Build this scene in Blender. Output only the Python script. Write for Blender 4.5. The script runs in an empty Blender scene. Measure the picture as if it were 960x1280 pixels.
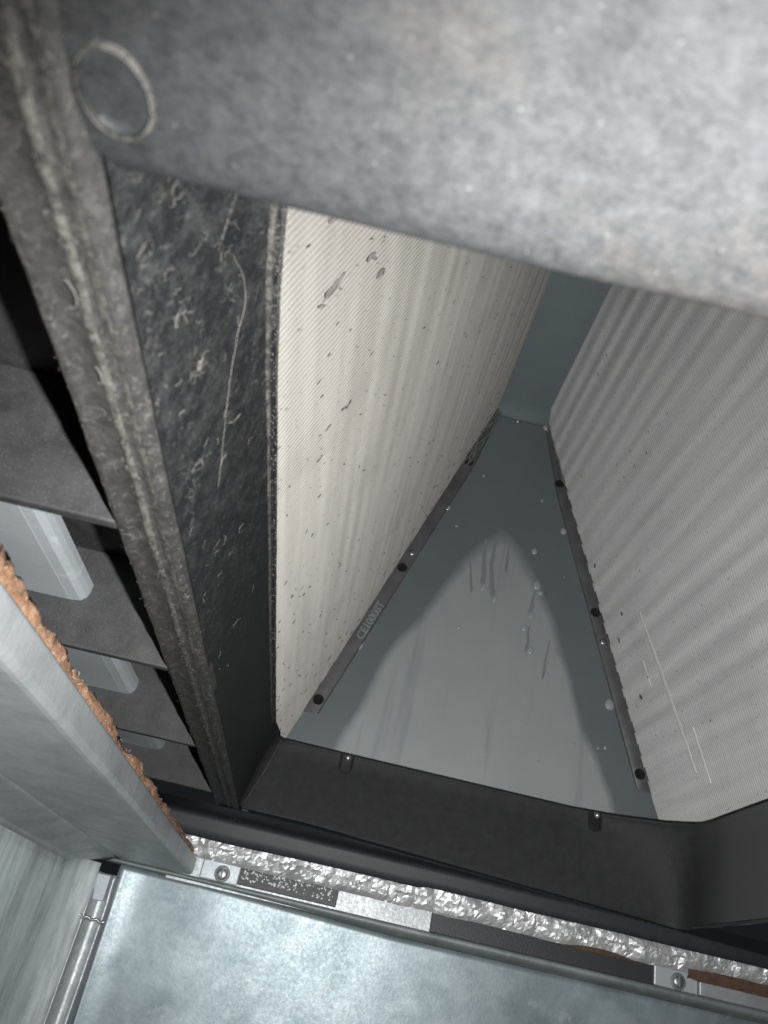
import bpy, bmesh, math, random
from mathutils import Vector, Matrix, noise

# ---------------------------------------------------------------- camera, world, lamp, exposure
U = 0.08                        # 1 layout unit = 8 cm; the camera lens is the origin of the layout
S = bpy.context.scene
COL = S.collection
PITCH, ROLL = math.radians(31.0), math.radians(13.3)
F_ = Vector((0, math.cos(PITCH), math.sin(PITCH)))
U0 = Vector((0, -math.sin(PITCH), math.cos(PITCH)))
R0 = Vector((1, 0, 0))
RGT = math.cos(ROLL) * R0 + math.sin(ROLL) * U0
UPV = -math.sin(ROLL) * R0 + math.cos(ROLL) * U0
cam = bpy.data.cameras.new('camera')
cam.sensor_fit = 'VERTICAL'
cam.sensor_height = 36.0
cam.lens = 36.0 * 980.0 / 1280.0
cam.clip_start = 0.005
cam.clip_end = 50
cam.dof.use_dof = True
cam.dof.focus_distance = 0.42
cam.dof.aperture_fstop = 26.0
co = bpy.data.objects.new('camera', cam)
COL.objects.link(co)
co.matrix_world = Matrix((
    (RGT.x, UPV.x, -F_.x, 0), (RGT.y, UPV.y, -F_.y, 0), (RGT.z, UPV.z, -F_.z, 0), (0, 0, 0, 1)))
S.camera = co

w = bpy.data.worlds.new('World')
S.world = w
w.use_nodes = True
w.node_tree.nodes['Background'].inputs[0].default_value = (0.75, 0.9, 1.0, 1)
w.node_tree.nodes['Background'].inputs[1].default_value = 0.012

ld = bpy.data.lights.new('phone_flash', 'SPOT')     # the flash beside the lens
ld.energy = 10.0
ld.color = (1.0, 0.99, 0.975)
ld.shadow_soft_size = 0.0022
ld.spot_size = math.radians(128)
ld.spot_blend = 1.0
lo = bpy.data.objects.new('phone_flash', ld)
COL.objects.link(lo)
lo.location = RGT * 0.021 - UPV * 0.008
aim = (F_ + RGT * 0.10 - UPV * 0.16).normalized()
lo.rotation_euler = aim.to_track_quat('-Z', 'Y').to_euler()

S.view_settings.view_transform = 'Standard'
S.view_settings.look = 'None'
S.view_settings.exposure = 0.0
S.view_settings.gamma = 1.0
S.view_settings.use_curve_mapping = False
S.render.engine = 'CYCLES'
S.cycles.max_bounces = 8

random.seed(7)
rnd = random.uniform

# ---------------------------------------------------------------- helpers
KS = 1.0        # the coil is laid out at 1.0 and built 1.111 times as large (farther behind the pan rim)
def V(p): return Vector((p[0] * U * KS, p[1] * U * KS, p[2] * U * KS))

def fin(o, parent=None):
    COL.objects.link(o)
    if parent is not None:
        o.parent = parent
        if 'base' in parent:
            o.matrix_parent_inverse = Matrix.Translation(-Vector(parent['base']))
    return o

def mesh(name, verts, faces, mat, parent=None, smooth=True, scaled=True, label=None, stuff=False):
    me = bpy.data.meshes.new(name)
    me.from_pydata([V(v) for v in verts] if scaled else verts, [], faces)
    me.update()
    if smooth:
        me.polygons.foreach_set('use_smooth', [True] * len(me.polygons))
    if mat: me.materials.append(mat)
    o = bpy.data.objects.new(name, me)
    if label: o['label'] = label
    if stuff: o['kind'] = 'stuff'
    return fin(o, parent)

def thing(name, label, cat, loc, group=None):
    o = bpy.data.objects.new(name, None)
    o.empty_display_size = 0.02
    o.location = V(loc)
    COL.objects.link(o)
    o['base'] = list(V(loc))
    o['label'] = label; o['category'] = cat
    if group: o['group'] = group
    return o

def tag(o, label, cat, group=None):
    o['label'] = label; o['category'] = cat
    if group: o['group'] = group
    return o

def tight(prof):
    out = []
    for a, b in zip(prof, prof[1:]):
        out.append(a)
        if math.hypot(b[0] - a[0], b[1] - a[1]) > .05:
            out += [(a[0] + (b[0] - a[0]) * q, a[1] + (b[1] - a[1]) * q) for q in (.06, .94)]
    return out + [prof[-1]]

def gridfaces(nr, nc, closed_c=False, closed_r=False, flip=False):
    f = []
    for i in range(nr if closed_r else nr - 1):
        for j in range(nc if closed_c else nc - 1):
            a, b = i * nc + j, i * nc + (j + 1) % nc
            c, d = ((i + 1) % nr) * nc + (j + 1) % nc, ((i + 1) % nr) * nc + j
            f.append((a, d, c, b) if flip else (a, b, c, d))
    return f

def grid(name, rows, mat, parent=None, smooth=True, flip=False, closed_c=False, thick=0, **k):
    v = [p for r in rows for p in r]
    o = mesh(name, v, gridfaces(len(rows), len(rows[0]), closed_c, flip=flip), mat, parent, smooth, **k)
    if thick:
        m = o.modifiers.new('thickness', 'SOLIDIFY'); m.thickness = thick * U; m.offset = -1
    return o

def box_bm(bm, c, s, rot=None):
    r = bmesh.ops.create_cube(bm, size=1.0)
    M = Matrix.Translation(V(c)) @ (rot or Matrix.Identity(4)) @ Matrix.Diagonal((s[0] * U, s[1] * U, s[2] * U, 1))
    bmesh.ops.transform(bm, matrix=M, verts=r['verts'])
    return r['verts']

def from_bm(name, bm, mat, parent=None, smooth=False, bevel=0, **k):
    if bevel:
        bmesh.ops.bevel(bm, geom=bm.edges[:], offset=bevel * U, segments=2, affect='EDGES', profile=0.5)
    me = bpy.data.meshes.new(name); bm.to_mesh(me); bm.free()
    if smooth: me.polygons.foreach_set('use_smooth', [True] * len(me.polygons))
    if mat: me.materials.append(mat)
    o = bpy.data.objects.new(name, me)
    if k.get('label'): o['label'] = k['label']
    if k.get('stuff'): o['kind'] = 'stuff'
    return fin(o, parent)

def box(name, c, s, mat, parent=None, bevel=0.006, rot=None, **k):
    bm = bmesh.new(); box_bm(bm, c, s, rot)
    return from_bm(name, bm, mat, parent, False, bevel, **k)

def dup(o, dloc, parent=None, label=None):
    c = o.copy(); c.location = o.location + V(dloc)
    COL.objects.link(c); c.parent = parent if parent is not None else o.parent
    if label: c['label'] = label
    for ch in list(o.children):
        d = ch.copy(); COL.objects.link(d); d.parent = c
    return c

def resample(pts, n, closed=False):
    P = [Vector(p) for p in pts]
    if closed: P = P + [P[0]]
    L = [0]
    for a, b in zip(P, P[1:]): L.append(L[-1] + (b - a).length)
    out = []
    for i in range(n):
        t = L[-1] * i / (n if closed else n - 1)
        k = 0
        while k < len(L) - 2 and L[k + 1] < t: k += 1
        q = (t - L[k]) / max(1e-9, L[k + 1] - L[k])
        out.append(P[k].lerp(P[k + 1], q))
    return out

def tubes(paths, radii, sides=4):
    """many thin tubes in one vertex/face list"""
    vs, fs = [], []
    for P, r in zip(paths, radii):
        base = len(vs); n = len(P)
        for i, p in enumerate(P):
            p = Vector(p)
            t = (Vector(P[min(i + 1, n - 1)]) - Vector(P[max(i - 1, 0)]))
            t = t.normalized() if t.length > 1e-9 else Vector((0, 0, 1))
            a = t.orthogonal().normalized(); b = t.cross(a)
            rr = r * (0.5 if i in (0, n - 1) else 1)
            for k in range(sides):
                an = 2 * math.pi * k / sides
                vs.append(tuple(p + a * rr * math.cos(an) + b * rr * math.sin(an)))
        for i in range(n - 1):
            for k in range(sides):
                a0, a1 = base + i * sides + k, base + i * sides + (k + 1) % sides
                fs.append((a0, a1, a1 + sides, a0 + sides))
    return vs, fs

def nz(x, y, z, s=1.0, o=3):
    return noise.fractal(Vector((x * s, y * s, z * s)), 1.0, 2.0, o)

# ---------------------------------------------------------------- materials
class NT:
    def __init__(self, name):
        self.m = bpy.data.materials.new(name); self.m.use_nodes = True
        self.t = self.m.node_tree; self.p = self.t.nodes['Principled BSDF']
        tc = self.n('ShaderNodeTexCoord'); self.co = tc.outputs['Object']
    def n(self, k, **kw):
        x = self.t.nodes.new(k)
        for a, b in kw.items(): setattr(x, a, b)
        return x
    def l(self, a, b): self.t.links.new(a, b)
    def map(self, scale=(1, 1, 1), rot=(0, 0, 0)):
        m = self.n('ShaderNodeMapping'); m.inputs['Scale'].default_value = scale; m.inputs['Rotation'].default_value = rot
        self.l(self.co, m.inputs[0]); return m.outputs[0]
    def noise(self, sc, det=4, rough=.6, co=None, dist=0):
        x = self.n('ShaderNodeTexNoise'); x.inputs['Scale'].default_value = sc; x.inputs['Detail'].default_value = det
        x.inputs['Roughness'].default_value = rough; x.inputs['Distortion'].default_value = dist
        self.l(co or self.co, x.inputs['Vector']); return x.outputs['Fac']
    def vor(self, sc, feat='F1', out='Distance', co=None):
        x = self.n('ShaderNodeTexVoronoi', feature=feat); x.inputs['Scale'].default_value = sc
        self.l(co or self.co, x.inputs['Vector']); return x.outputs[out]
    def ramp(self, f, stops):
        r = self.n('ShaderNodeValToRGB'); e = r.color_ramp.elements
        while len(e) < len(stops): e.new(.5)
        for q, (p, c) in zip(e, stops):
            q.position = p; q.color = (c, c, c, 1) if not isinstance(c, tuple) else (*c, 1)
        self.l(f, r.inputs[0]); return r.outputs[0]
    def math(self, op, a, b=None):
        x = self.n('ShaderNodeMath', operation=op)
        for i, q in enumerate((a, b)):
            if q is None: continue
            if isinstance(q, (int, float)): x.inputs[i].default_value = q
            else: self.l(q, x.inputs[i])
        return x.outputs[0]
    def mix(self, f, a, b):
        x = self.n('ShaderNodeMix', data_type='RGBA')
        for i, q in ((0, f), (6, a), (7, b)):
            if isinstance(q, (int, float)): x.inputs[i].default_value = q
            elif isinstance(q, tuple): x.inputs[i].default_value = (*q, 1)
            else: self.l(q, x.inputs[i])
        return x.outputs[2]
    def set(self, **k):
        for a, b in k.items():
            i = self.p.inputs[a.replace('_', ' ')]
            if isinstance(b, (int, float)): i.default_value = b
            elif isinstance(b, tuple): i.default_value = (*b, 1)
            else: self.l(b, i)
        return self
    def bump(self, h, st=.3, d=.0005):
        b = self.n('ShaderNodeBump'); b.inputs['Strength'].default_value = st; b.inputs['Distance'].default_value = d
        self.l(h, b.inputs['Height']); self.l(b.outputs[0], self.p.inputs['Normal']); return self
    def xyz(self):
        s = self.n('ShaderNodeSeparateXYZ'); self.l(self.co, s.inputs[0]); return s.outputs

def plastic(name, base, rough, dust_lo, dust_hi, dust_col=(.30, .285, .25), sc=90, fine=900, spec=.4, leftdust=False, speck=(420, .10, None), filament=0, tint=False, con=(.30, .70)):
    t = NT(name)
    n1 = t.noise(sc, 6, .65)
    n2 = t.noise(fine, 3, .7)
    f = t.math('ADD', t.math('MULTIPLY', n1, .6), t.math('MULTIPLY', n2, .4))
    d = t.ramp(f, [(con[0], dust_lo), (con[1], dust_hi)])
    sp = t.ramp(t.vor(speck[0]), [(.0, 1.0), (speck[1], 0.0)])
    d2 = t.math('MINIMUM', t.math('ADD', d, t.math('MULTIPLY', sp, speck[2] or dust_hi * .8)), 1.0)
    if filament:      # curled threads of lint lying flat on the surface
        for sc_, off_, wd_ in ((95, (3, 1, 2), .007), (210, (7, 2, 9), .012), (320, (1, 8, 4), .016)):
            mp = t.n('ShaderNodeMapping'); mp.inputs['Location'].default_value = off_; t.l(t.co, mp.inputs[0])
            ln = t.math('ABSOLUTE', t.math('SUBTRACT', t.noise(sc_, 2, .55, co=mp.outputs[0], dist=.8), .5))
            ln = t.ramp(ln, [(0, 1.0), (wd_, 0.0)])
            mk = t.ramp(t.noise(sc_ * .9, 2, .5), [(.50, 0.0), (.66, 1.0)])
            d2 = t.math('MAXIMUM', d2, t.math('MULTIPLY', t.math('MULTIPLY', ln, mk), filament))
    if tint:
        dust_col = t.mix(t.ramp(t.noise(38, 3, .6), [(.42, 0.0), (.66, 1.0)]), dust_col, (.31, .285, .27))
    if leftdust:      # lint thins away from the near left; right and far end made paler
        x, y, z = t.xyz()
        d2 = t.math('MULTIPLY', d2, t.ramp(t.math('DIVIDE', y, 6 * U), [(.2, 1.0), (.75, .12)]))
        xs_ = t.math('SUBTRACT', t.math('DIVIDE', x, U), 2.45)
        fm = t.ramp(t.math('SUBTRACT', xs_, t.math('MULTIPLY', t.math('SUBTRACT', t.math('DIVIDE', y, U), 5.9), .6)), [(.22, 0.0), (.62, .26)])
        d2 = t.math('MAXIMUM', d2, fm)
        d2 = t.math('MAXIMUM', d2, t.math('MULTIPLY', t.ramp(t.math('DIVIDE', y, 6 * U), [(.45, 0.0), (.95, .075)]), t.ramp(n1, [(.3, .5), (.7, 1.0)])))
    t.set(Base_Color=t.mix(d2, base, dust_col), Roughness=t.ramp(d2, [(0, rough), (.5, .9)]), Specular_IOR_Level=spec)
    t.bump(t.math('ADD', t.math('MULTIPLY', n2, .7), n1), .25, .0004)
    return t.m

M = {}
M['plastic'] = plastic('black_plastic', (.017, .019, .022), .5, 0.0, .06, (.25, .26, .27))
M['plastic_wall'] = plastic('black_plastic_linty', (.0085, .0090, .0098), .62, 0.0, .11, (.265, .27, .268), sc=160, spec=.2, leftdust=True, filament=.36, con=(.46, .66))
M['plastic_near'] = plastic('black_plastic_dusty', (.0085, .0095, .0105), .55, -.045, .115, (.24, .255, .27), sc=420, fine=1300, speck=(300, .09, .22), tint=True)
M['plastic_strip'] = plastic('dusty_plastic_edge', (.020, .020, .019), .7, 0.0, .30, (.27, .265, .225), sc=420, fine=1700, filament=.5, con=(.44, .60))
M['plastic_groove'] = plastic('dusty_plastic_groove', (.018, .018, .018), .7, 0.0, .085, (.27, .265, .235), sc=380, fine=1700, filament=.4, con=(.46, .62))
M['plastic_rib'] = plastic('grainy_plastic', (.016, .0165, .0175), .55, .0, .12, (.31, .31, .305), sc=120, fine=2200, speck=(900, .25, .14))

def galv(name, col, rough, spangle=.12, stain=.35, stain_col=(.16, .19, .2), metal=.75, sc=260, streak=False, stsc=22, brushed=False):
    t = NT(name)
    v = t.ramp(t.noise(sc * 1.6, 2, .5, dist=.6), [(.35, 0.0), (.65, 1.0)])
    n = t.noise(stsc, 6, .65, co=t.map((1, 1, .25)) if streak else None, dist=.4)
    n2 = t.noise(600, 3, .7)
    st = t.ramp(n, [(.40, 0.0), (.68, stain)])
    c0 = t.mix(t.math('MULTIPLY', v, spangle * 2), col, tuple(x * .72 for x in col))
    c1 = t.mix(st, c0, stain_col)
    wr = t.ramp(t.noise(70, 5, .7), [(.60, 0.0), (.75, .45)])
    t.set(Base_Color=t.mix(wr, c1, (.62, .66, .67)), Metallic=t.math('SUBTRACT', metal, t.math('MULTIPLY', wr, .5)),
          Roughness=t.math('ADD', t.math('ADD', t.math('MULTIPLY', v, spangle * .5), t.math('MULTIPLY', n2, .15)), rough - .08))
    if brushed:
        n2 = t.math('ADD', n2, t.math('MULTIPLY', t.noise(1, 3, .7, co=t.map((60, 900, 60))), 2.5))
    t.bump(t.math('ADD', n2, t.math('MULTIPLY', v, .4)), .12 if not brushed else .25, .0003)
    return t.m
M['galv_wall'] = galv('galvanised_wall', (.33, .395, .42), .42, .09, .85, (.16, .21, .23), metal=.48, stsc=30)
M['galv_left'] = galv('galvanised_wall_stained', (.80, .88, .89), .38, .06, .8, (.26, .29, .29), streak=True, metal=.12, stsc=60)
M['galv_rail'] = galv('galvanised_rail', (.52, .56, .57), .42, .2, .55, (.27, .30, .31), metal=.5, sc=300, stsc=45, brushed=True)
M['galv_clean'] = galv('galvanised_light', (.55, .61, .64), .48, .12, .25, (.35, .40, .42), metal=.45, sc=300)
M['galv_dull'] = galv('galvanised_dull', (.30, .345, .345), .6, .1, .5, (.10, .12, .12), metal=.5, sc=300)
M['zinc'] = galv('zinc_screw', (.5, .52, .52), .35, .1, .4, (.2, .2, .2), metal=.85, sc=900)

def delta_mat():
    UK = U * 1.111
    t = NT('wet_coil_plate')
    x, y, z = t.xyz()
    wob = t.math('MULTIPLY', t.math('SUBTRACT', t.noise(60, 4, .6), .5), .05 * UK)
    wob2 = t.math('MULTIPLY', t.math('SUBTRACT', t.noise(9, 2, .5), .5), .35 * UK)
    dx = t.math('ABSOLUTE', t.math('DIVIDE', t.math('SUBTRACT', t.math('ADD', x, wob2), 1.24 * UK), UK))
    arch = t.math('SUBTRACT', 4.08 * UK, t.math('MULTIPLY', t.math('POWER', dx, 1.42), 1.82 * UK))
    d = t.math('DIVIDE', t.math('SUBTRACT', t.math('ADD', arch, wob), z), UK)
    dry = t.ramp(t.math('ADD', t.math('MULTIPLY', d, 2.6), .5), [(.20, 0.0), (.80, 1.0)])
    # runs where drops have slid down the film
    run = t.ramp(t.noise(1, 3, .5, co=t.map((95, 1, 7)), dist=.2), [(.57, 0.0), (.70, .35)])
    dry2 = t.math('MULTIPLY', dry, t.math('SUBTRACT', 1.0, run))
    n = t.noise(30, 4, .6)
    fine = t.noise(1500, 2, .6)
    wet = t.mix(n, (.145, .172, .180), (.178, .206, .214))
    hz = t.mix(n, (.285, .315, .318), (.345, .372, .372))
    t.set(Base_Color=t.mix(dry2, wet, hz), Metallic=.25, Roughness=t.ramp(dry2, [(0, .36), (1, .62)]))
    t.bump(fine, .10, .0002)
    return t.m
M['delta'] = delta_mat()
t = NT('ridge_paint'); t.set(Base_Color=t.mix(t.noise(40), (.155, .19, .20), (.19, .23, .24)), Metallic=.2, Roughness=.5); t.bump(t.noise(1200, 2), .08, .0002); M['ridge'] = t.m
t = NT('dull_flange'); t.set(Base_Color=t.mix(t.noise(60, 5), (.06, .06, .064), (.21, .205, .21)), Metallic=.4, Roughness=.5); t.bump(t.noise(500, 3), .2, .0003); M['flange'] = t.m

def fin_mat(name, a, b, dark):
    t = NT(name)
    n = t.ramp(t.noise(1, 5, .6, co=t.map((110, 6, 110))), [(.32, 0.0), (.68, 1.0)])
    n2 = t.noise(220, 4, .7)
    sm = t.ramp(t.noise(14, 4, .6), [(.55, 0.0), (.8, .55)])
    c = t.mix(t.math('ADD', t.math('MULTIPLY', n, .7), t.math('MULTIPLY', n2, .3)), a, b)
    sp = t.ramp(t.noise(380, 2, .5), [(.66, 0.0), (.74, .5)])
    t.set(Base_Color=t.mix(sp, t.mix(sm, c, dark), tuple(q * .5 for q in dark)), Metallic=.08, Roughness=.55)
    return t.m
M['fin_left'] = fin_mat('dusty_fins', (.30, .29, .268), (.425, .415, .39), (.25, .24, .22))
M['fin_right'] = fin_mat('aluminium_fins', (.64, .65, .65), (.82, .83, .83), (.53, .54, .54))
M['fin_inner_l'] = fin_mat('fin_body_dusty_shaded', (.20, .19, .17), (.29, .28, .255), (.16, .15, .135))  # fin bodies darker than their edges: gap shade put into the colour
M['fin_inner_r'] = fin_mat('fin_body_shaded', (.39, .395, .395), (.51, .515, .515), (.33, .335, .335))  # same painted gap shade for the right slab
t = NT('fin_depth'); t.set(Base_Color=(.12, .115, .10), Roughness=.8); M['fin_back'] = t.m
t = NT('bent_fin'); t.set(Base_Color=(.85, .84, .80), Metallic=.2, Roughness=.5); M['bent'] = t.m
t = NT('grime'); t.set(Base_Color=t.mix(t.noise(300), (.09, .085, .08), (.22, .205, .19)), Roughness=.95); M['grime'] = t.m
t = NT('lint_fibre'); t.set(Base_Color=t.mix(t.noise(200), (.10, .095, .088), (.26, .25, .23)), Roughness=.95); M['lint'] = t.m
t = NT('dust_fuzz'); t.set(Base_Color=t.mix(t.noise(200), (.10, .095, .08), (.24, .225, .185)), Roughness=.95); M['fuzz'] = t.m
t = NT('black_hole'); t.set(Base_Color=(.006, .006, .006), Roughness=.9); M['hole'] = t.m  # flat black painted in for the darkness inside holes and notches
t = NT('water'); t.set(Base_Color=(.30, .335, .345), Roughness=.12, Specular_IOR_Level=.8); M['water'] = t.m
t = NT('foil'); n = t.noise(240, 5, .7)
t.set(Base_Color=t.mix(t.ramp(t.noise(60, 4), [(.45, 0.), (.7, .7)]), (.80, .81, .82), (.36, .36, .37)), Metallic=.65, Roughness=t.ramp(n, [(.3, .36), (.7, .6)])); t.bump(t.noise(120, 3, .5), .3, .0015); M['foil'] = t.m
t = NT('fibreglass'); n = t.noise(420, 7, .85)
t.set(Base_Color=t.ramp(n, [(.34, (.20, .095, .045)), (.5, (.52, .28, .15)), (.66, (.80, .58, .42))]), Roughness=.95); t.bump(n, 1.0, .003); M['glass_wool'] = t.m
t = NT('fibreglass_strand'); t.set(Base_Color=t.mix(t.noise(90), (.40, .25, .16), (.72, .56, .44)), Roughness=.8); M['strand'] = t.m
t = NT('black_foam_tape'); n = t.noise(900, 3, .7); t.set(Base_Color=t.mix(n, (.012, .013, .015), (.05, .055, .06)), Roughness=.45); t.bump(n, .4, .0005); M['tape'] = t.m
t = NT('rust'); n = t.noise(200, 5, .7); t.set(Base_Color=t.mix(n, (.045, .028, .02), (.16, .095, .06)), Roughness=.95); t.bump(n, .6, .001); M['rust'] = t.m

# ================================================================ evaporator coil
coil = thing('evaporator_coil', 'A-shaped evaporator coil with two finned slabs meeting above the black drain pan', 'evaporator coil', (1.28, 3.8, 1.3))
YD = 6.75
KS = 1.111
def slab_pt(side, s, y, d=0.0):
    """s: height z on the visible face, d: depth behind that face"""
    if side < 0:
        x = -.337 + .329 * (s - 1.74); nx, nzv = -.95, .312
    else:
        x = 2.85 - .337 * (s - 1.74); nx, nzv = .947, .319
    return (x + nx * d, y, s + nzv * d)

for side, mat, nm in ((-1, M['fin_left'], 'dusty beige finned face of the left slab'), (1, M['fin_right'], 'grey aluminium finned face of the right slab')):
    vs, fs = [], []
    z0, z1 = 1.462, 5.78
    NS = 190
    y = 0.55; i = 0
    while y < YD - .012:
        base = len(vs)
        jit = rnd(-.0016, .0016)
        for k in range(NS + 1):
            s = z0 + (z1 - z0) * k / NS
            ph = 2 * math.pi * s / (.165 if side < 0 else .20)
            wv = (.0011 if side < 0 else .0050) * (1 + .8 * nz(1, 0, s, 1.7, 2)) * math.sin(ph + 1.5 * nz(0, 0, s, 2.5, 2)) + jit + .003 * nz(0, y, s, 2.0, 2)
            pr = .0025 * math.sin(ph * .5 + 1)
            vs.append(slab_pt(side, s, y + wv, pr * .5))
            vs.append(slab_pt(side, s, y + wv + .001, pr * .5 + .0042))
            vs.append(slab_pt(side, s, y + wv * .8 + .003, .05))
        for k in range(NS):
            a = base + 3 * k
            fs.append((a, a + 1, a + 4, a + 3)); fs.append((a + 1, a + 2, a + 5, a + 4))
        y += .0265; i += 1
    o = mesh('fins', vs, fs, mat, coil, smooth=True, label=nm, stuff=True)
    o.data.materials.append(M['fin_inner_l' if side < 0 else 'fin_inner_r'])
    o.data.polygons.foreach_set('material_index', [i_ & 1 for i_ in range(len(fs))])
    rows = [[slab_pt(side, z, yy, .052) for yy in (.5, YD)] for z in (z0, z1)]
    o = grid('slab_core', rows, M['fin_back'], coil, smooth=False)
    m = o.modifiers.new('thickness', 'SOLIDIFY'); m.thickness = .4 * U; m.offset = 1 if side > 0 else -1

# end plate
bm = bmesh.new()
pl = [(-.50, 1.40), (3.0, 1.40), (1.50, 5.86), (.985, 5.86)]
front = [bm.verts.new(V((x, YD, z))) for x, z in pl]
back = [bm.verts.new(V((x, YD + .03, z))) for x, z in pl]
bm.faces.new(front); bm.faces.new(back[::-1])
for i in range(4): bm.faces.new((front[i], back[i], back[(i + 1) % 4], front[(i + 1) % 4]))
bmesh.ops.recalc_face_normals(bm, faces=bm.faces)
plate = from_bm('end_plate', bm, M['delta'], coil, label='wet blue-grey triangular sheet metal end plate')

# edge flanges on the end plate (raised, bent strip)
def flange(edge, inner, nm):
    E = resample(edge, 24); I = resample(inner, 24)
    rows = []
    for q, (off, t_) in enumerate(((.0, 0), (.020, 0), (.022, .06), (.020, .5), (.022, .90), (.016, .97), (.0, 1.0))):
        r = []
        for e, i_ in zip(E, I):
            wob = .006 * nz(e[0], e[1], 1.3, 5)
            r.append((e[0] + (i_[0] - e[0]) * t_, YD - .004 - off - wob * t_, e[1] + (i_[1] - e[1]) * t_))
        rows.append(r)
    return grid('edge_flange', rows, M['flange'], plate, label=nm)
zl = [1.90 + .1 * i for i in range(37)]
fl = flange([(-.337 + .329 * (z - 1.74) - .03, z, 0) for z in zl], [(-.337 + .329 * (z - 1.74) + (.135 if z < 4.8 else .135 - .08 * (z - 4.8)), z + .02, 0) for z in zl], 'dark stamped flange along the left slab')
fr = flange([(2.85 - .337 * (z - 1.74) + .03, z, 0) for z in zl], [(2.85 - .337 * (z - 1.74) - (.125 if z < 4.7 else .125 - .10 * (z - 4.7)), z + .02, 0) for z in zl], 'dark flange along the right slab')

# screw holes and rivets
def ring_obj(name, c, r, mat, parent, depth=.012, dome=0, axis='Y', seg=16):
    rows = []
    prof = [(1.35, 0), (1.30, .35), (1.10, .75), (.95, .6), (.9, .25), (.0, .2)] if not dome else [(1.0, 0), (.97, .5), (.7, .9), (.35, 1.05), (0, 1.1)]
    for pr, ph in prof:
        r_ = []
        for k in range(seg):
            a = 2 * math.pi * k / seg
            if axis == 'Y': r_.append((c[0] + r * pr * math.cos(a), c[1] - depth * ph, c[2] + r * pr * math.sin(a)))
            else: r_.append((c[0] + r * pr * math.cos(a), c[1] + r * pr * math.sin(a), c[2] - depth * ph))
        rows.append(r_)
    return grid(name, rows, mat, parent, closed_c=True)

for x, z in ((-.18, 2.037), (.295, 3.48), (.75, 4.88), (1.735, 4.876), (2.205, 3.486), (2.69, 2.049)):
    h = ring_obj('screw_hole', (x, YD - .026, z), .036, M['hole'], plate, .010)
for x, z in ((1.209, 5.60), (2.30, 3.20), (.36, 3.66)):
    ring_obj('rivet', (x, YD - (.026 if z < 5 else .004), z), .035, M['zinc'], plate, .016, dome=1)

# stamped lettering on the left flange
fc = bpy.data.curves.new('stamped_text', 'FONT'); fc.body = 'CE10008T'; fc.size = .105 * U * KS; fc.extrude = .006 * U; fc.bevel_depth = .003 * U
fc.space_character = .92
fo = bpy.data.objects.new('stamped_text', fc)
fc.materials.append(M['galv_dull'])
dvec = Vector((.329, 0, 1)).normalized(); upv = Vector((-1, 0, .329)).normalized(); nrm = dvec.cross(upv)
fo.matrix_world = Matrix.Translation(V((.075, YD - .030, 2.66))) @ Matrix((dvec, upv, nrm)).transposed().to_4x4()
COL.objects.link(fo)
bpy.context.view_layer.update()
me = bpy.data.meshes.new_from_object(fo.evaluated_get(bpy.context.evaluated_depsgraph_get()))
mw = fo.matrix_world.copy(); bpy.data.objects.remove(fo)
me.transform(mw)
to = bpy.data.objects.new('stamped_text', me); fin(to, plate); to['label'] = 'stamped serial characters'

# ridge cap between the slabs
rows = []
for yy in (0.5, 2.5, 4.5, 6.55, 6.66, 6.72, 6.745):
    dz = max(0, yy - 6.55) * .55
    rows.append([(.86, yy, 5.74 - dz), (.90, yy, 5.71 - dz), (1.2, yy, 5.70 - dz), (1.54, yy, 5.71 - dz), (1.60, yy, 5.74 - dz)])
grid('ridge_cap', rows, M['ridge'], coil, thick=.03, flip=True, label='smooth blue-grey cap strip along the top of the coil')
# greenish mastic squeezed out of the left joint near the top
pp = []
for a in range(3):
    q = []
    for k in range(14):
        f_ = k / 13
        zz = 5.72 - f_ * .9 + rnd(-.02, .02)
        xx = -.337 + .329 * (zz - 1.74) + .03 + .035 * math.sin(f_ * 9 + a * 2) + a * .012
        q.append((xx, YD - .03 - .02 * a, zz))
    pp.append(q)
vs, fs = tubes(pp, [.018, .012, .014], 6)
t = NT('mastic'); t.set(Base_Color=t.mix(t.noise(200), (.06, .075, .06), (.2, .22, .19)), Roughness=.6); M['mastic'] = t.m
mesh('sealant_bead', vs, fs, M['mastic'], coil)
pp = [[(1.53 + .33 * (5.7 - zz) + rnd(-.012, .012), YD - .02, zz) for zz in [5.75 - .06 * k for k in range(16)]]]
vs, fs = tubes(pp, [.022], 6)
mesh('sealant_bead', vs, fs, M['mastic'], coil)

# water drops on the end plate
def drops(lst):
    vs, fs = [], []
    for x, z, r, st in lst:
        b = len(vs); n, mrow = 10, 4
        for i in range(mrow):
            ph = (math.pi / 2) * i / mrow
            for k in range(n):
                a = 2 * math.pi * k / n
                sx, sz = math.cos(a), math.sin(a)
                zz = sz * (st if sz > 0 else 1)
                vs.append((x + r * math.cos(ph) * sx, YD - .001 - r * .45 * math.sin(ph), z + r * math.cos(ph) * zz))
        vs.append((x, YD - .001 - r * .45, z))
        for i in range(mrow - 1):
            for k in range(n):
                a0, a1 = b + i * n + k, b + i * n + (k + 1) % n
                fs.append((a0, a1, a1 + n, a0 + n))
        for k in range(n):
            fs.append((b + (mrow - 1) * n + k, b + (mrow - 1) * n + (k + 1) % n, b + mrow * n))
    return vs, fs
L = [(-.007 + .06, 2.614, .045, 1.5), (.62, 4.28, .032, 1.3), (1.83, 4.32, .035, 1.4), (2.40, 2.607, .045, 1.5), (1.533, 5.592, .04, 1.8),
     (1.597, 3.305, .03, 1.6), (1.627, 2.942, .03, 2.2), (1.102, 3.479, .03, 2), (1.226, 3.381, .026, 2.2), (1.557, 4.005, .03, 1.5),
     (1.619, 3.631, .04, 1.6), (1.541, 3.165, .03, 1.3), (1.66, 3.57, .03, 1), (.50, 4.02, .03, 1)]
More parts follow.
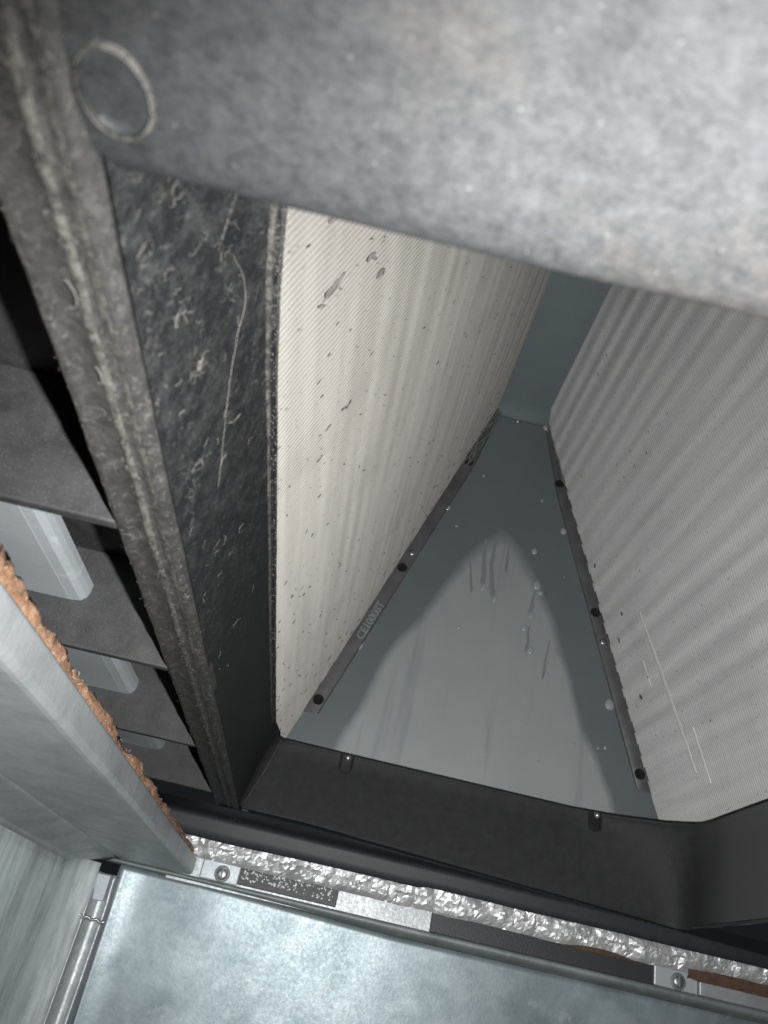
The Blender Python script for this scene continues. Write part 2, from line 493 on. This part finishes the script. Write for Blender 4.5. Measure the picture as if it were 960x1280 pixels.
for i in range(22):
    x = rnd(.0, 2.5); z = rnd(1.8, 4.9)
    if abs(x - 1.26) < (5.9 - z) * .31: L.append((x, z, rnd(.006, .016), rnd(1, 1.8)))
vs, fs = drops(L)
mesh('water_drops', vs, fs, M['water'], plate, stuff=True)

# water runs below the peak of the wet patch
vs, fs = [], []
for x0, za, zb_, wd in ((1.06, 4.02, 3.50, .030), (1.17, 4.05, 3.40, .034), (1.60, 3.60, 3.32, .022), (1.59, 3.20, 2.92, .02), (1.30, 4.0, 3.7, .018), (.95, 3.75, 3.4, .016), (1.80, 3.1, 2.7, .016)):
    b = len(vs); n = 18
    for k in range(n + 1):
        f_ = k / n; z = za + (zb_ - za) * f_
        c = x0 + .03 * nz(x0 * 9, z * 3, 1) - .08 * f_ * (x0 - 1.3)
        h = wd * (.35 + .65 * f_) * (1 + .3 * nz(z * 9, x0, 3)) * (math.sqrt(max(.02, 1 - ((f_ - .86) / .14) ** 2)) if f_ > .86 else 1)
        vs += [(c - h, YD - .0012, z), (c, YD - .006, z), (c + h, YD - .0012, z)]
    for k in range(n):
        for q in (0, 1):
            a = b + 3 * k + q; fs.append((a, a + 1, a + 4, a + 3))
t = NT('water_film'); t.set(Base_Color=(.235, .262, .268), Roughness=.4, Metallic=.2); M['film'] = t.m
mesh('water_runs', vs, fs, M['film'], plate, stuff=True)

# grime caught on the fins
def flecks(side, spots):
    vs, fs = [], []
    for (yy, s, ln, wd, tilt) in spots:
        b = len(vs); n = 9
        c = Vector((0, yy, s)); ring = []
        for k in range(n):
            a = 2 * math.pi * k / n
            r = rnd(.55, 1.15)
            du, dv = ln * r * math.cos(a), wd * r * math.sin(a)
            s_ = s + du * math.cos(tilt) - dv * math.sin(tilt); y_ = yy + du * math.sin(tilt) + dv * math.cos(tilt)
            vs.append(slab_pt(side, s_, y_, -.007))
        vs.append(slab_pt(side, s, yy, -.011))
        for k in range(n): fs.append((b + k, b + (k + 1) % n, b + n))
    return vs, fs
sp = [(1.75, 1.80, .045, .028, .1), (1.745, 1.835, .05, .016, -.4), (1.765, 1.765, .04, .007, .25), (1.775, 1.735, .03, .008, .5), (1.79, 1.845, .02, .004, .8), (1.47, 1.77, .03, .010, .3), (1.80, 2.03, .035, .016, .2), (1.83, 2.06, .03, .008, .8), (1.95, 2.13, .035, .02, .4),
      (2.55, 1.97, .035, .012, .3), (2.57, 2.01, .025, .008, -.5), (2.07, 1.81, .012, .006, 0)]
for i in range(210):
    yy = rnd(1.3, 6.6); s = 1.5 + 3.8 * rnd(0, 1) ** 1.7
    sp.append((yy, s, rnd(.005, .022), rnd(.002, .006), rnd(-.5, .7)))
for i in range(40):
    sp.append((rnd(5.9, 6.7), rnd(1.9, 5.6), rnd(.015, .05), rnd(.003, .007), rnd(-.15, .25)))
vs, fs = flecks(-1, sp); mesh('grime_flecks', vs, fs, M['grime'], coil, stuff=True, smooth=False)
sp = [(rnd(4.6, 6.6), rnd(1.9, 5.4), rnd(.006, .02), rnd(.005, .013), rnd(-.6, .6)) for i in range(20)]
sp += [(6.55, 3.9, .025, .03, 0), (6.5, 3.15, .03, .02, 0), (6.4, 2.62, .03, .03, 0), (6.3, 3.32, .02, .02, 0)]
vs, fs = flecks(1, sp); mesh('grime_flecks', vs, fs, M['grime'], coil, stuff=True, smooth=False)
# fins knocked flat
def bentstrip(a, b, wd):
    rows = []
    for k in range(30):
        f_ = k / 29
        yy = a[0] + (b[0] - a[0]) * f_ + .004 * nz(f_ * 9, 2, 1); s = a[1] + (b[1] - a[1]) * f_
        w_ = wd * math.sin(math.pi * min(1, max(.04, f_ * .96 + .02))) ** .5 * (1 + .25 * nz(f_ * 20, 0, 0))
        rows.append([slab_pt(1, s, yy - w_, -.001), slab_pt(1, s, yy, -.009), slab_pt(1, s, yy + w_, -.001)])
    return rows
grid('bent_fins', bentstrip((5.986, 3.209), (5.878, 1.90), .026), M['bent'], coil, label='pale scratch of fins bent flat')
grid('bent_fins', bentstrip((5.72, 2.20), (5.715, 1.80), .012), M['bent'], coil, label='short pale scratch of bent fins')
grid('bent_fins', bentstrip((6.18, 2.86), (6.17, 2.64), .006), M['bent'], coil, label='faint short scratch of bent fins')

KS = 1.0
# ================================================================ drain pan
pan = thing('drain_pan', 'black moulded plastic drain pan, dusty, framing the opening below the coil', 'drain pan', (1.2, 3.5, .9))
def zb(x): return 1.0 - .039 * max(0.0, x)
rim = [(.6, .78), (-.15, .78), (-.31, .92), (-.405, 1.12), (-.428, 1.33), (-.444, 1.6), (-.451, 2.0), (-.452, 2.6), (-.455, 4.2), (-.455, 5.9), (-.452, 6.07), (-.40, 6.48), (-.36, 6.54), (.3, 6.55), (1.2, 6.55),
       (2.09, 6.55), (2.45, 6.47), (2.77, 6.32), (2.9, 6.19), (2.965, 6.10), (2.975, 5.95), (2.965, 5.4), (2.96, 3.0), (2.93, 1.4), (2.7, .78)]
bas = [(.6, .70), (-.48, .70), (-.555, .72), (-.565, 1.0), (-.565, 1.33), (-.566, 1.6), (-.567, 2.0), (-.567, 2.6), (-.567, 4.2), (-.567, 5.9), (-.567, 6.2), (-.562, 6.40), (-.54, 6.45), (.3, 6.45), (1.2, 6.46),
       (2.15, 6.47), (2.6, 6.48), (2.90, 6.50), (2.955, 6.44), (2.972, 6.25), (2.975, 6.05), (2.975, 5.4), (2.975, 3.0), (2.975, 1.4), (2.9, .70)]
def dens(P, Q):
    A, B = [], []
    for k in range(len(P)):
        p, q, p2, q2 = P[k], Q[k], P[(k + 1) % len(P)], Q[(k + 1) % len(P)]
        n = max(1, int(math.hypot(p2[0] - p[0], p2[1] - p[1]) / .12))
        for i in range(n):
            f_ = i / n
            A.append((p[0] + (p2[0] - p[0]) * f_, p[1] + (p2[1] - p[1]) * f_))
            B.append((q[0] + (q2[0] - q[0]) * f_, q[1] + (q2[1] - q[1]) * f_))
    return A, B
A, B = dens(rim, bas)
cx, cy = 1.25, 3.7
rows = []
# (t from base to rim, z: fraction, outward offset)
prof = [(0, -.012, .10), (0, -.020, .06), (0, -.016, .022), (0, .004, .004), (.02, .03, 0), (.25, .25, 0), (.5, .5, 0), (.75, .75, 0), (.93, .93, 0), (.955, .957, -.010), (.975, .972, -.018), (1, .99, -.018), (1, 1.004, -.006), (1, 1.008, .012), (1, 1.0, .03), (1, .9, .034)]
for t_, zf, off in prof:
    r = []
    for (rx, ry), (bx_, by_) in zip(A, B):
        x = bx_ + (rx - bx_) * t_; y = by_ + (ry - by_) * t_
        if bx_ < -.55 and rx > -.455: x = bx_ + (-.455 - bx_) * t_ + (rx + .455) * t_ ** 5
        d = Vector((x - cx, (y - cy) * .6, 0))
        # outward = away from the opening along the nearer axis
        ox = -1 if x < .2 and y < 6.45 and x < -.3 else (1 if x > 2.85 else 0)
        oy = 1 if y > 6.3 and ox == 0 else (-1 if y < 1.0 and ox == 0 else 0)
        zz = zb(bx_) + (1.6 - zb(bx_)) * zf
        if ox == -1 and t_ == 0: off = 0; zz = max(zz, 1.012)
        if y < .9 and x > -.54: zz += .10
        w_ = .006 * nz(x, y, zz, 1.6, 2)
        r.append((x + ox * off + (w_ if ox else 0), y + oy * off, zz))
    rows.append(r)
grid('inner_wall', rows, M['plastic_wall'], pan, closed_c=True, label='tall inner wall round the opening, linty on the left')

# dusty bead along the left part of the rim
def rimx(y):
    for (x0, y0), (x1, y1) in zip(rim[2:], rim[3:]):
        if y0 <= y <= y1: return x0 + (x1 - x0) * (y - y0) / (y1 - y0)
    return -.455
ysr = [1.0 + .05 * i for i in range(102)]
for dx_, z_, r_, mt in ((-.012, 1.568, .013, 'plastic_strip'), (.010, 1.592, .009, 'plastic_rib')):
    vs, fs = tubes([[(rimx(y) + dx_ + .003 * nz(y * 4, 1, 0), y, z_ + .003 * nz(y * 5, 0, 2)) for y in ysr]], [r_], 10)
    mesh('rim_bead', vs, fs, M[mt], pan)

# left bottom edge strip with two dusty beads
prof = [(-.752, 1.50), (-.756, 1.2), (-.757, 1.02), (-.753, .994), (-.742, .988), (-.728, .990), (-.714, .999), (-.695, 1.001), (-.672, 1.000), (-.660, .995), (-.650, .990), (-.640, .994), (-.632, 1.000), (-.622, .998), (-.612, .990), (-.600, .986), (-.586, .988), (-.572, 1.002), (-.563, 1.04)]
rows = []
NY = 260
for k in range(NY + 1):
    yy = -.4 + (7.42 + .4) * k / NY
    r = []
    for j, (x, z) in enumerate(prof):
        wx = .004 * nz(x * 3, yy, z, 3.1, 3); wz = .006 * nz(x * 9 + 5, yy, z, 5.3, 4)
        if yy > 6.6: wz += (yy - 6.6) * -.055
        r.append((x + wx, yy, z + wz))
    rows.append(r)
o = grid('bottom_edge', rows, M['plastic_strip'], pan, flip=True, label='dusty grey-beige bottom edge of the pan, left side')
o.data.materials.append(M['plastic_groove'])
nc_ = len(prof) - 1
o.data.polygons.foreach_set('material_index', [0 if (i % nc_) in (2, 3, 9, 10, 13, 14) else 1 for i in range(len(o.data.polygons))])
rows = [[(x, 7.42, z - .045) for x, z in prof], [(x, 7.42, 1.5) for x, z in prof]]
grid('edge_end', rows, M['plastic'], pan)

# near beam underside
rows = []
ys = [-.9, -.6, -.3, 0, .15, .3, .45, .55, .62, .68, .72, .75, .775, .795, .81, .82, .826, .828, .826, .82]
zs = [0] * 9 + [.0, .002, .005, .010, .018, .030, .048, .075, .12, .2, .5]
xs = [-.60 + i * .05 for i in range(78)]
for yy, dz in zip(ys, zs):
    r = []
    yy *= 1.057
    for x in xs:
        cr = .040 * min(1, max(0, (.80 - yy) / .3)) * math.exp(-((x - .11 + .05 * yy) / .06) ** 2)
        tilt = -.0 * max(0, x - .16) * (1 - min(1, max(0, (x - 1.2)))) if x > .16 else 0
        r.append((x, yy + .003 * nz(x, yy, 0, 2), 1.0 + dz + cr + .006 * nz(x, yy, 2, 2.2) + .35 * tilt))
    rows.append(r)
near = grid('near_beam', rows, M['plastic_near'], pan, flip=True, label='blurred dusty grey underside of the near beam')
# round ejector mark
rows = []
cxm, cym = -.512, .706
for pr, dz in ((1.11, .004), (1.08, -.001), (1.05, -.006), (1.02, -.007), (.995, -.004), (.97, .004), (.6, .003), (0, .002)):
    r = []
    for k in range(40):
        a = 2 * math.pi * k / 40
        r.append((cxm + .053 * pr * math.cos(a) * (1 + .03 * math.sin(2 * a)), cym + .066 * pr * math.sin(a), .998 + dz))
    rows.append(r)
grid('mould_mark', rows[:1] + rows[4:], M['plastic_near'], near, closed_c=True, flip=True, label='round raised mould mark')
grid('mould_mark_rim', rows[:6], M['plastic_strip'], near, closed_c=True, flip=True, label='pale dusty rim of the round mark')

# far beam: flat underside, skirt
rows = []
for yy, dz in ((6.53, -.018), (6.60, -.016), (6.66, .004), (6.95, .01), (7.02, .004), (7.045, -.012), (7.05, -.035), (7.055, -.09), (7.06, -.16), (7.075, -.168), (7.10, -.160), (7.11, -.05)):
    r = []
    for i in range(90):
        x = -1.75 + i * .072
        zc = .972 - .008 * max(0, x - 1) if yy < 7.03 else .972 - .004 * max(0, x - 1)
        bot = .0 if dz > -.1 else (.018 if x > 1 else .0) - .012 * math.exp(-((x + .6) / .5) ** 2)
        if yy < 6.62: zc = zb(x)
        zz = zc + dz + bot + .004 * nz(x, yy, 0, 1.5)
        r.append((x, yy + .02 * max(0, -x - .7), zz))
    rows.append(r)
grid('far_beam', rows, M['plastic'], pan, flip=True, label='dark underside and skirt of the far beam')
# reinforcing mitre seams (raised weld lines)
def seam(pts, r=.009):
    vs, fs = tubes([pts], [r], 6); return mesh('mitre_seam', vs, fs, M['plastic_rib'], pan)
seam([(-.385, 6.50, 1.57), (-.45, 6.47, 1.3), (-.535, 6.437, 1.03)])
seam([(2.745, 6.33, 1.55), (2.83, 6.40, 1.3), (2.925, 6.478, 1.05)], .007)
seam([(2.97, 6.5, .886), (2.973, 6.1, .885), (2.973, 5.3, .885), (2.973, 4.6, .885)], .012)

# clip notches with screws in the far rim
def clip(x, dy=0.0):
    bm = bmesh.new()
    n = 14; ring0, ring1 = [], []
    for k in range(n + 1):
        a = math.pi * k / n
        ring0.append((x + .056 * math.cos(a), 6.512, 1.475 - .045 * math.sin(a)))
    ring0 = [(x + .056, 6.528, 1.60)] + ring0 + [(x - .056, 6.528, 1.60)]
    vs = [V(p) for p in ring0] + [V((p[0] * .72 + x * .28, p[1] - .004, p[2] * .86 + 1.53 * .14)) for p in ring0] + [V((p[0] * .66 + x * .34, p[1] + .02, p[2] * .84 + 1.53 * .16)) for p in ring0]
    vs = [v + Vector((0, dy * U, 0)) for v in vs]
    m_ = len(ring0); fs = []
    for r_ in range(2):
        for k in range(m_ - 1):
            fs.append((r_ * m_ + k, r_ * m_ + k + 1, (r_ + 1) * m_ + k + 1, (r_ + 1) * m_ + k))
    fs.append(tuple(range(2 * m_, 3 * m_)))
    o = mesh('clip', vs, fs, M['hole'], pan, smooth=False, scaled=False)
    s = ring_obj('screw', (x + .004, 6.50 + dy, 1.555), .026, M['zinc'], o, .03, dome=1)
    return o
clip(.172); clip(2.232, -.045)

# cross ribs left of the wall, roof over them
rib0 = None
for k, (yr, x1) in enumerate(((2.075, -2.2), (3.365, -2.2), (4.74, -2.4), (6.12, -2.6))):
    bm = bmesh.new()
    # plate profile with sloping shoulder
    prf = [(-.757, 1.0), (-.757, 1.36), (-.86, 1.40), (-1.0, 1.46), (x1, 1.48), (x1, 1.015), (-1.3, 1.0)]
    f0 = [bm.verts.new(V((x, yr, z))) for x, z in prf]; f1 = [bm.verts.new(V((x, yr + .045, z))) for x, z in prf]
    bm.faces.new(f0); bm.faces.new(f1[::-1])
    n = len(prf)
    for i in range(n): bm.faces.new((f0[i], f1[i], f1[(i + 1) % n], f0[(i + 1) % n]))
    bmesh.ops.recalc_face_normals(bm, faces=bm.faces)
    from_bm('rib', bm, M['plastic_rib'], pan, bevel=.008)
rows = []
for i in range(40):
    yy = -.6 + i * .21
    rows.append([(x, yy, 1.46 + dz + .006 * nz(x, yy, 4, 2)) for x, dz in ((-.74, -.05), (-.86, -.04), (-1.0, .0), (-1.4, .02), (-2.6, .02))])
grid('trough_underside', rows, M['plastic_rib'], pan, label='black ribbed trough underside left of the wall')

# lint and dust fibres
def wallpt(y, z, off=.004): return Vector((-.567 + .187 * (z - 1.0) + off + .004, y, z))
paths, rad = [], []
for i in range(70):
    yy = .9 + 2.6 * rnd(0, 1) ** 1.9
    z = 1.02 + .40 * rnd(0, 1) ** 1.4
    ln = rnd(.012, .06) * (1.0 if rnd(0, 1) < .8 else 2.2)
    a = rnd(0, 6.28); cu = rnd(-60, 60); q = []
    py, pz = yy, z
    for k in range(6):
        q.append(wallpt(py, pz, .003 + rnd(0, .010)))
        py += math.cos(a) * ln / 5; pz += math.sin(a) * ln / 5; a += cu * ln / 5 + rnd(-.35, .35)
    paths.append(q); rad.append(rnd(.0003, .0008))
for i in range(4):      # little tangled tufts
    yy = .95 + 1.9 * rnd(0, 1) ** 1.5; z = rnd(1.04, 1.36)
    for j in range(random.randint(4, 9)):
        a = rnd(0, 6.28); q = []; py, pz = yy + rnd(-.02, .02), z + rnd(-.02, .02)
        for k in range(5):
            q.append(wallpt(py, pz, .003 + rnd(0, .014))); py += math.cos(a) * .010; pz += math.sin(a) * .010; a += rnd(-.9, .9)
        paths.append(q); rad.append(rnd(.0003, .0008))
vs, fs = tubes(paths, rad, 3)
mesh('lint', vs, fs, M['lint'], pan, stuff=True)
web = [[(-0.494, 1.304, 1.372), (-0.484, 1.422, 1.425), (-0.483, 1.508, 1.431), (-0.494, 1.589, 1.376), (-0.505, 1.722, 1.318), (-0.514, 1.887, 1.27), (-0.525, 2.096, 1.209)],
       [(-0.51, 1.867, 1.292), (-0.503, 1.902, 1.327), (-0.494, 1.916, 1.375)], [(-0.487, 1.165, 1.409), (-0.498, 1.22, 1.352), (-0.504, 1.25, 1.319)],
       ]
pp, rr = [], []
for q in web:
    R_ = resample(q, 40)
    pp.append([(p.x + .010, p.y + .008 * nz(i * .4, 1, 2), p.z + .009 * nz(i * .37, 5, 2)) for i, p in enumerate(R_)]); rr.append(.0007)
vs, fs = tubes(pp, rr, 4)
mesh('cobweb_strand', vs, fs, M['lint'], pan, stuff=True)
# fuzz on the beads and on the rim
paths, rad = [], []
for i in range(1500):
    yy = .1 + 6.9 * rnd(0, 1) ** 1.5
    bx_ = random.choice((-.738, -.650, -.650, -.592, -.592, -.58))
    x = bx_ + rnd(-.016, .016)
    p = Vector((x, yy, .985 + rnd(-.002, .010)))
    d = Vector((rnd(-.6, .9), rnd(-.7, .7), rnd(-.3, .3))).normalized() * rnd(.004, .009)
    c = Vector((rnd(-1, 1), rnd(-1, 1), rnd(-1, 1))) * .006
    paths.append([p, p + d * .5 + c * .6, p + d]); rad.append(rnd(.0004, .0009))
for i in range(1600):
    yy = 1.15 + 4.9 * rnd(0, 1) ** 1.3
    x = -.452 + (.06 * max(0, (1.9 - yy) / .75) ** 2 if yy < 1.9 else 0)
    p = Vector((x + rnd(-.012, .022), yy, 1.585 + rnd(-.02, .012)))
    d = Vector((rnd(-.2, 1), rnd(-.8, .8), rnd(-.8, .3))).normalized() * rnd(.003, .009)
    paths.append([p, p + d * .5 + Vector((rnd(-1, 1), rnd(-1, 1), rnd(-1, 1))) * .003, p + d]); rad.append(rnd(.0006, .0016))
vs, fs = tubes(paths, rad, 3)
mesh('dust_fuzz', vs, fs, M['fuzz'], pan, stuff=True)
# a few long curled fibres
pp, rr = [], []
for (x, yy, z, s_) in ((-.67, 1.12, .980, .022), (-.66, 1.35, .980, .016)):
    a0 = rnd(0, 6); q = []
    for k in range(16):
        a = a0 + k * .22; q.append((x + s_ * math.cos(a), yy + s_ * 1.6 * math.sin(a), z - .01 * math.sin(k * .2)))
    pp.append(q); rr.append(.0009)
for (x, yy, z) in ((-1.12, 2.07, 1.40), (-1.03, 2.07, 1.44)):
    q = [(x + .012 * k, yy - .012 - .01 * math.sin(k * .5), z + .035 * math.sin(k * .33)) for k in range(12)]
    pp.append(q); rr.append(.0012)
vs, fs = tubes(pp, rr, 4)
mesh('long_fibres', vs, fs, M['lint'], pan, stuff=True)

# ================================================================ steel rail that carries the pan (seen between the ribs)
prof = [(-1.240, 1.292), (-1.228, 1.292), (-1.222, 1.286), (-1.222, 1.262), (-1.226, 1.240), (-1.240, 1.226), (-1.268, 1.222), (-1.275, 1.2255), (-1.282, 1.222), (-1.5, 1.220), (-2.4, 1.218)]
rows = [[(x, yy, z) for x, z in prof] for yy in [2.1 + i * .27 for i in range(20)]]
tag(grid('support_rail', rows, M['galv_clean'], None, smooth=False, flip=True, thick=.02), 'pale galvanised rail passing through the black ribs of the drain pan', 'rail')

# ================================================================ cabinet base rail, left
br = thing('base_rail', 'long galvanised base rail at the lower left, below orange insulation', 'rail', (-1.2, 4.4, .53))
prof = tight([(-1.02, .672), (-.93, .668), (-.902, .665), (-.897, .659), (-.897, .569), (-.899, .560), (-.904, .553), (-.912, .550), (-1.1, .547), (-1.30, .548), (-1.50, .546), (-1.512, .549), (-1.516, .556), (-1.518, .60)])
rows = []
for i in range(60):
    yy = .9 + i * .1112
    rows.append([(x + .004 * nz(0, yy, 1, .9), yy, z + .004 * nz(x, yy, 3, 1.1)) for x, z in prof])
grid('rail_body', rows, M['galv_rail'], br, smooth=False, flip=True, thick=.015)
rows = []
for i in range(40):
    yy = .9 + i * .168
    rows.append([(x, yy, z) for x, z in ((-1.548, .64), (-1.548, .545), (-1.554, .530), (-1.62, .505), (-1.74, .462), (-1.778, .448), (-1.79, .43), (-1.796, .40))])
grid('lower_flange', rows, M['galv_rail'], br, flip=True, thick=.012)

# ================================================================ fibreglass insulation on the left rail
gw = thing('insulation_strip', 'raw edge of orange fibreglass insulation lying on the left galvanised rail', 'insulation', (-1.0, 4.2, .70))
rows = []
for i in range(640):
    yy = .9 + i * .01024
    tz = .066 * (1 - .35 * (yy / 7.4))
    r = []
    for k in range(14):
        a = -math.pi * .75 + math.pi * 1.45 * k / 13
        rr_ = 1 + .42 * nz(yy * 6, k * .9, 1.7, 1.0, 5) + .30 * nz(yy * 1.7, k * .25, 7, 1) + .10 * nz(yy * 30, k * 1.9, 3, 1, 2)
        r.append((-.955 + (.042 + .025 * nz(yy * 1.2, 3, 1)) * rr_ * math.cos(a) + .02 * nz(yy * 3, 1, 5), yy, .700 + tz * rr_ * math.sin(a)))
    r = [(-1.7, yy, .68)] + r + [(-1.7, yy, .76)]
    rows.append(r)
grid('batt', rows, M['glass_wool'], gw, smooth=True)
paths, rad = [], []
for i in range(500):
    yy = .95 + 6.4 * rnd(0, 1) ** 1.1
    a = rnd(-1.9, 1.6)
    p = Vector((-.955 + .044 * math.cos(a), yy, .700 + .046 * math.sin(a)))
    d = Vector((math.cos(a) * .6 + rnd(-.4, .4), rnd(-1.6, 1.6), math.sin(a) * .6 + rnd(-.5, .5))).normalized() * rnd(.008, .024)
    c = Vector((rnd(-1, 1), rnd(-1, 1), rnd(-1, 1))) * .006
    paths.append([p, p + d * .5 + c, p + d]); rad.append(rnd(.0006, .0014))
vs, fs = tubes(paths, rad, 3)
mesh('loose_strands', vs, fs, M['strand'], gw, stuff=True)

# ================================================================ far side: foil, flange, tapes, tabs, wall
rows = []
NX, NZ = 300, 13
for j in range(NZ + 1):
    v_ = j / NZ; r = []
    for i in range(NX + 1):
        jx, jz = rnd(-.45, .45), (rnd(-.4, .4) if 0 < j < NZ else 0)
        x = -1.15 + 5.9 * (i + jx) / NX
        zlo = .680 + .012 * nz(x * 2, 0, 3) + (.05 * max(0, min(1, (x - 3.3) / .4)))
        v_ = (j + jz) / NZ
        z = zlo + (.965 - zlo) * v_
        bul = math.sin(math.pi * min(1, max(0, v_ * 1.02 + .02))) ** .6
        sx = abs(((x * 4.6 + .5 * nz(x * 1.3, z * 2, 0)) % 1.0) - .5) * 2
        crease = -.016 * max(0, 1 - sx / .10) - (.008 if j in (4, 9) else 0)
        d = .06 * bul + .022 * nz(x * 4.5, z * 6, 1.0, 1.0, 2) + .012 * nz(x * 12, z * 12, 4.0, 1.0, 2) + crease + rnd(-.0025, .0025)
        r.append((x, 7.47 - d, z))
    rows.append(r)
foil = grid('foil_insulation', rows, M['foil'], None, smooth=False)
tag(foil, 'crinkled silver foil facing of insulation below the far edge of the drain pan', 'insulation')

tag(box('back_flange', (1.85, 7.525, .60), (5.9, .03, .25), M['galv_rail'], None, bevel=.004), 'plain galvanised strip showing between the two black tapes', 'flange')
tp = box('foam_tape', (-.06, 7.497, .628), (.87, .022, .156), M['tape'], None, bevel=.006)
tag(tp, 'short black tape beaded with water, beside the left screw tab', 'tape', 'black tapes on the far flange')
vs, fs = [], []
for i in range(130):
    x, z, r = rnd(-.47, .35), rnd(.59, .685), rnd(.004, .011)
    b = len(vs)
    for q in range(3):
        ph = math.pi / 2 * q / 3
        for k in range(8):
            a = 2 * math.pi * k / 8
            vs.append((x + r * math.cos(ph) * math.cos(a), 7.486 - r * .8 * math.sin(ph), z + r * math.cos(ph) * math.sin(a)))
    vs.append((x, 7.486 - r * .8, z))
    for q in range(2):
        for k in range(8):
            a0, a1 = b + q * 8 + k, b + q * 8 + (k + 1) % 8
            fs.append((a0, a1, a1 + 8, a0 + 8))
    for k in range(8): fs.append((b + 16 + k, b + 16 + (k + 1) % 8, b + 24))
t = NT('beaded_water'); t.set(Base_Color=(.85, .88, .9), Roughness=.25, Metallic=.3); M['bead'] = t.m  # near-white base colour stands in for the sparkle on the beads
mesh('water_beads', vs, fs, M['bead'], tp, stuff=True)
tag(box('foam_tape', (2.2, 7.497, .620), (2.0, .022, .172), M['tape'], None, bevel=.006), 'long black tape running to the right screw tab', 'tape', 'black tapes on the far flange')

def screw_tab(x, z, wd, label):
    g = thing('screw_tab', label, 'bracket', (x, 7.48, z), 'screw tabs on the far flange')
    box('tab_plate', (x, 7.482, z), (wd, .026, .155), M['galv_clean'], g, bevel=.010)
    h = ring_obj('screw_head', (x + .02, 7.468, z - .012), .052, M['zinc'], g, .022, dome=1, seg=20)
    ring_obj('washer', (x + .02, 7.467, z - .012), .050, M['galv_dull'], g, .010)
    box('slot', (x + .02, 7.442, z - .012), (.014, .01, .085), M['galv_dull'], h, bevel=.002)
    return g
screw_tab(-.655, .612, .33, 'small galvanised tab with one screw at the left, next to the beaded tape')
screw_tab(3.355, .612, .38, 'small galvanised tab with one screw at the lower right corner')
tag(box('corner_rail', (4.15, 7.46, .585), (1.2, .05, .10), M['galv_rail'], None, bevel=.006), 'short galvanised rail right of the right screw tab', 'rail')
rows = []
for j in range(7):
    rows.append([(x, 7.47 - .03 * math.sin(math.pi * j / 6) - .02 * nz(x * 9, j * .6, 2), .635 + .11 * j / 6 + .008 * nz(x * 7, j, 0)) for x in [3.45 + .02 * i for i in range(65)]])
tag(grid('insulation_edge', rows, M['rust'], None), 'rusty brown insulation edge showing above the right rail', 'insulation')
rows = []
for j in range(4):
    rows.append([(x, 7.44 - .02 * math.sin(math.pi * j / 3), .662 + .045 * j / 3 * math.sin(math.pi * min(1, max(0, (x - 2.3) / .75))) + .006 * nz(x * 12, j, 0)) for x in [2.3 + .02 * i for i in range(38)]])
tag(grid('insulation_edge', rows, M['rust'], None), 'small torn brown patch under the foil above the long tape', 'insulation')

# far duct wall with folded lip
fw = thing('duct_wall', 'shiny galvanised far duct wall along the bottom of the picture', 'duct wall', (1.5, 7.7, -1.0))
rows = []
def lipz(x): return .455 + .055 * max(0, min(1, (.9 - x) / 1.7))
for j in range(16):
    r = []
    for i in range(110):
        x = -1.50 + 6.3 * i / 109
        z = lipz(x) - .012 - 1.5 * (j / 15) ** 1.3
        r.append((x, 7.60 + .052 * (.44 - z) + .012 * nz(x, z, 1, .8, 2) - .05 * max(0, (-1.25 - x) / .25) ** 2, z))
    rows.append(r)
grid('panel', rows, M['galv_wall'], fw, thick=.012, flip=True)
rows = []
for yy, dz, a in ((7.50, .535, 0), (7.47, .530, 0), (7.455, .515, 0), (7.462, .497, .3), (7.50, .475, .6), (7.585, 0, 1), (7.61, -.01, 1)):
    rows.append([(x, yy, (dz if a == 0 else dz * (1 - a) + (lipz(x) + (.0 if a < 1 else dz)) * a if a < 1 else lipz(x) + dz)) for x in [-1.72 + 6.5 * i / 60 for i in range(61)]])
grid('folded_lip', rows, M['galv_dull'], fw)

# left duct wall, curving into the corner
lw = thing('duct_wall', 'streaky stained galvanised left duct wall in the lower left corner', 'duct wall', (-1.8, 5.8, -1.0))
rows = []
for j in range(14):
    z = .46 - 1.7 * (j / 13)
    r = []
    for i in range(60):
        yy = 2.5 + (7.36 - 2.5) * (1 - (1 - i / 59) ** 2)
        cv = min(.97, max(0, (yy - 6.95) / .41))
        r.append((-1.80 + .22 * (1 - math.sqrt(1 - cv * cv)) + .006 * nz(0, yy, z, 1.0, 2), yy, z))
    rows.append(r)
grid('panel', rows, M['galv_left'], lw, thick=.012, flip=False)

# corner cleat
cc = thing('corner_seam', 'upright folded seam joining the two duct walls at the lower left', 'seam', (-1.65, 7.45, -1.0))
prof = [(-1.74, 7.24), (-1.715, 7.33), (-1.69, 7.385), (-1.665, 7.40), (-1.645, 7.375), (-1.630, 7.355), (-1.61, 7.36), (-1.600, 7.40), (-1.595, 7.46), (-1.57, 7.49), (-1.52, 7.49), (-1.500, 7.465), (-1.485, 7.455), (-1.472, 7.47), (-1.466, 7.56), (-1.46, 7.63)]
rows = []
for j in range(30):
    z = .40 - 1.75 * (j / 29) ** 1.2
    pinch = .5 + .5 * min(1, max(0, (.30 - z) / .12))
    rows.append([(-1.6 + (x + 1.6) * (.8 + .2 * pinch) + .004 * nz(0, z, k * .4, 2), 7.5 + (y - 7.5) * pinch - .05 * (1 - pinch), z) for k, (x, y) in enumerate(prof)])
grid('folded_cleat', rows, M['galv_rail'], cc, flip=True, thick=.01)
box('bent_tab', (-1.575, 7.40, .29), (.12, .02, .20), M['galv_clean'], cc, bevel=.008, rot=Matrix.Rotation(math.radians(8), 4, 'X'))
paths = [[(-1.72 + .02 * k, 7.335 + .006 * math.sin(k * 1.7), .062 + .009 * math.cos(k * 1.7) - .001 * k) for k in range(16)]]
vs, fs = tubes(paths, [.012], 6)
mesh('screw_tip', vs, fs, M['zinc'], cc)
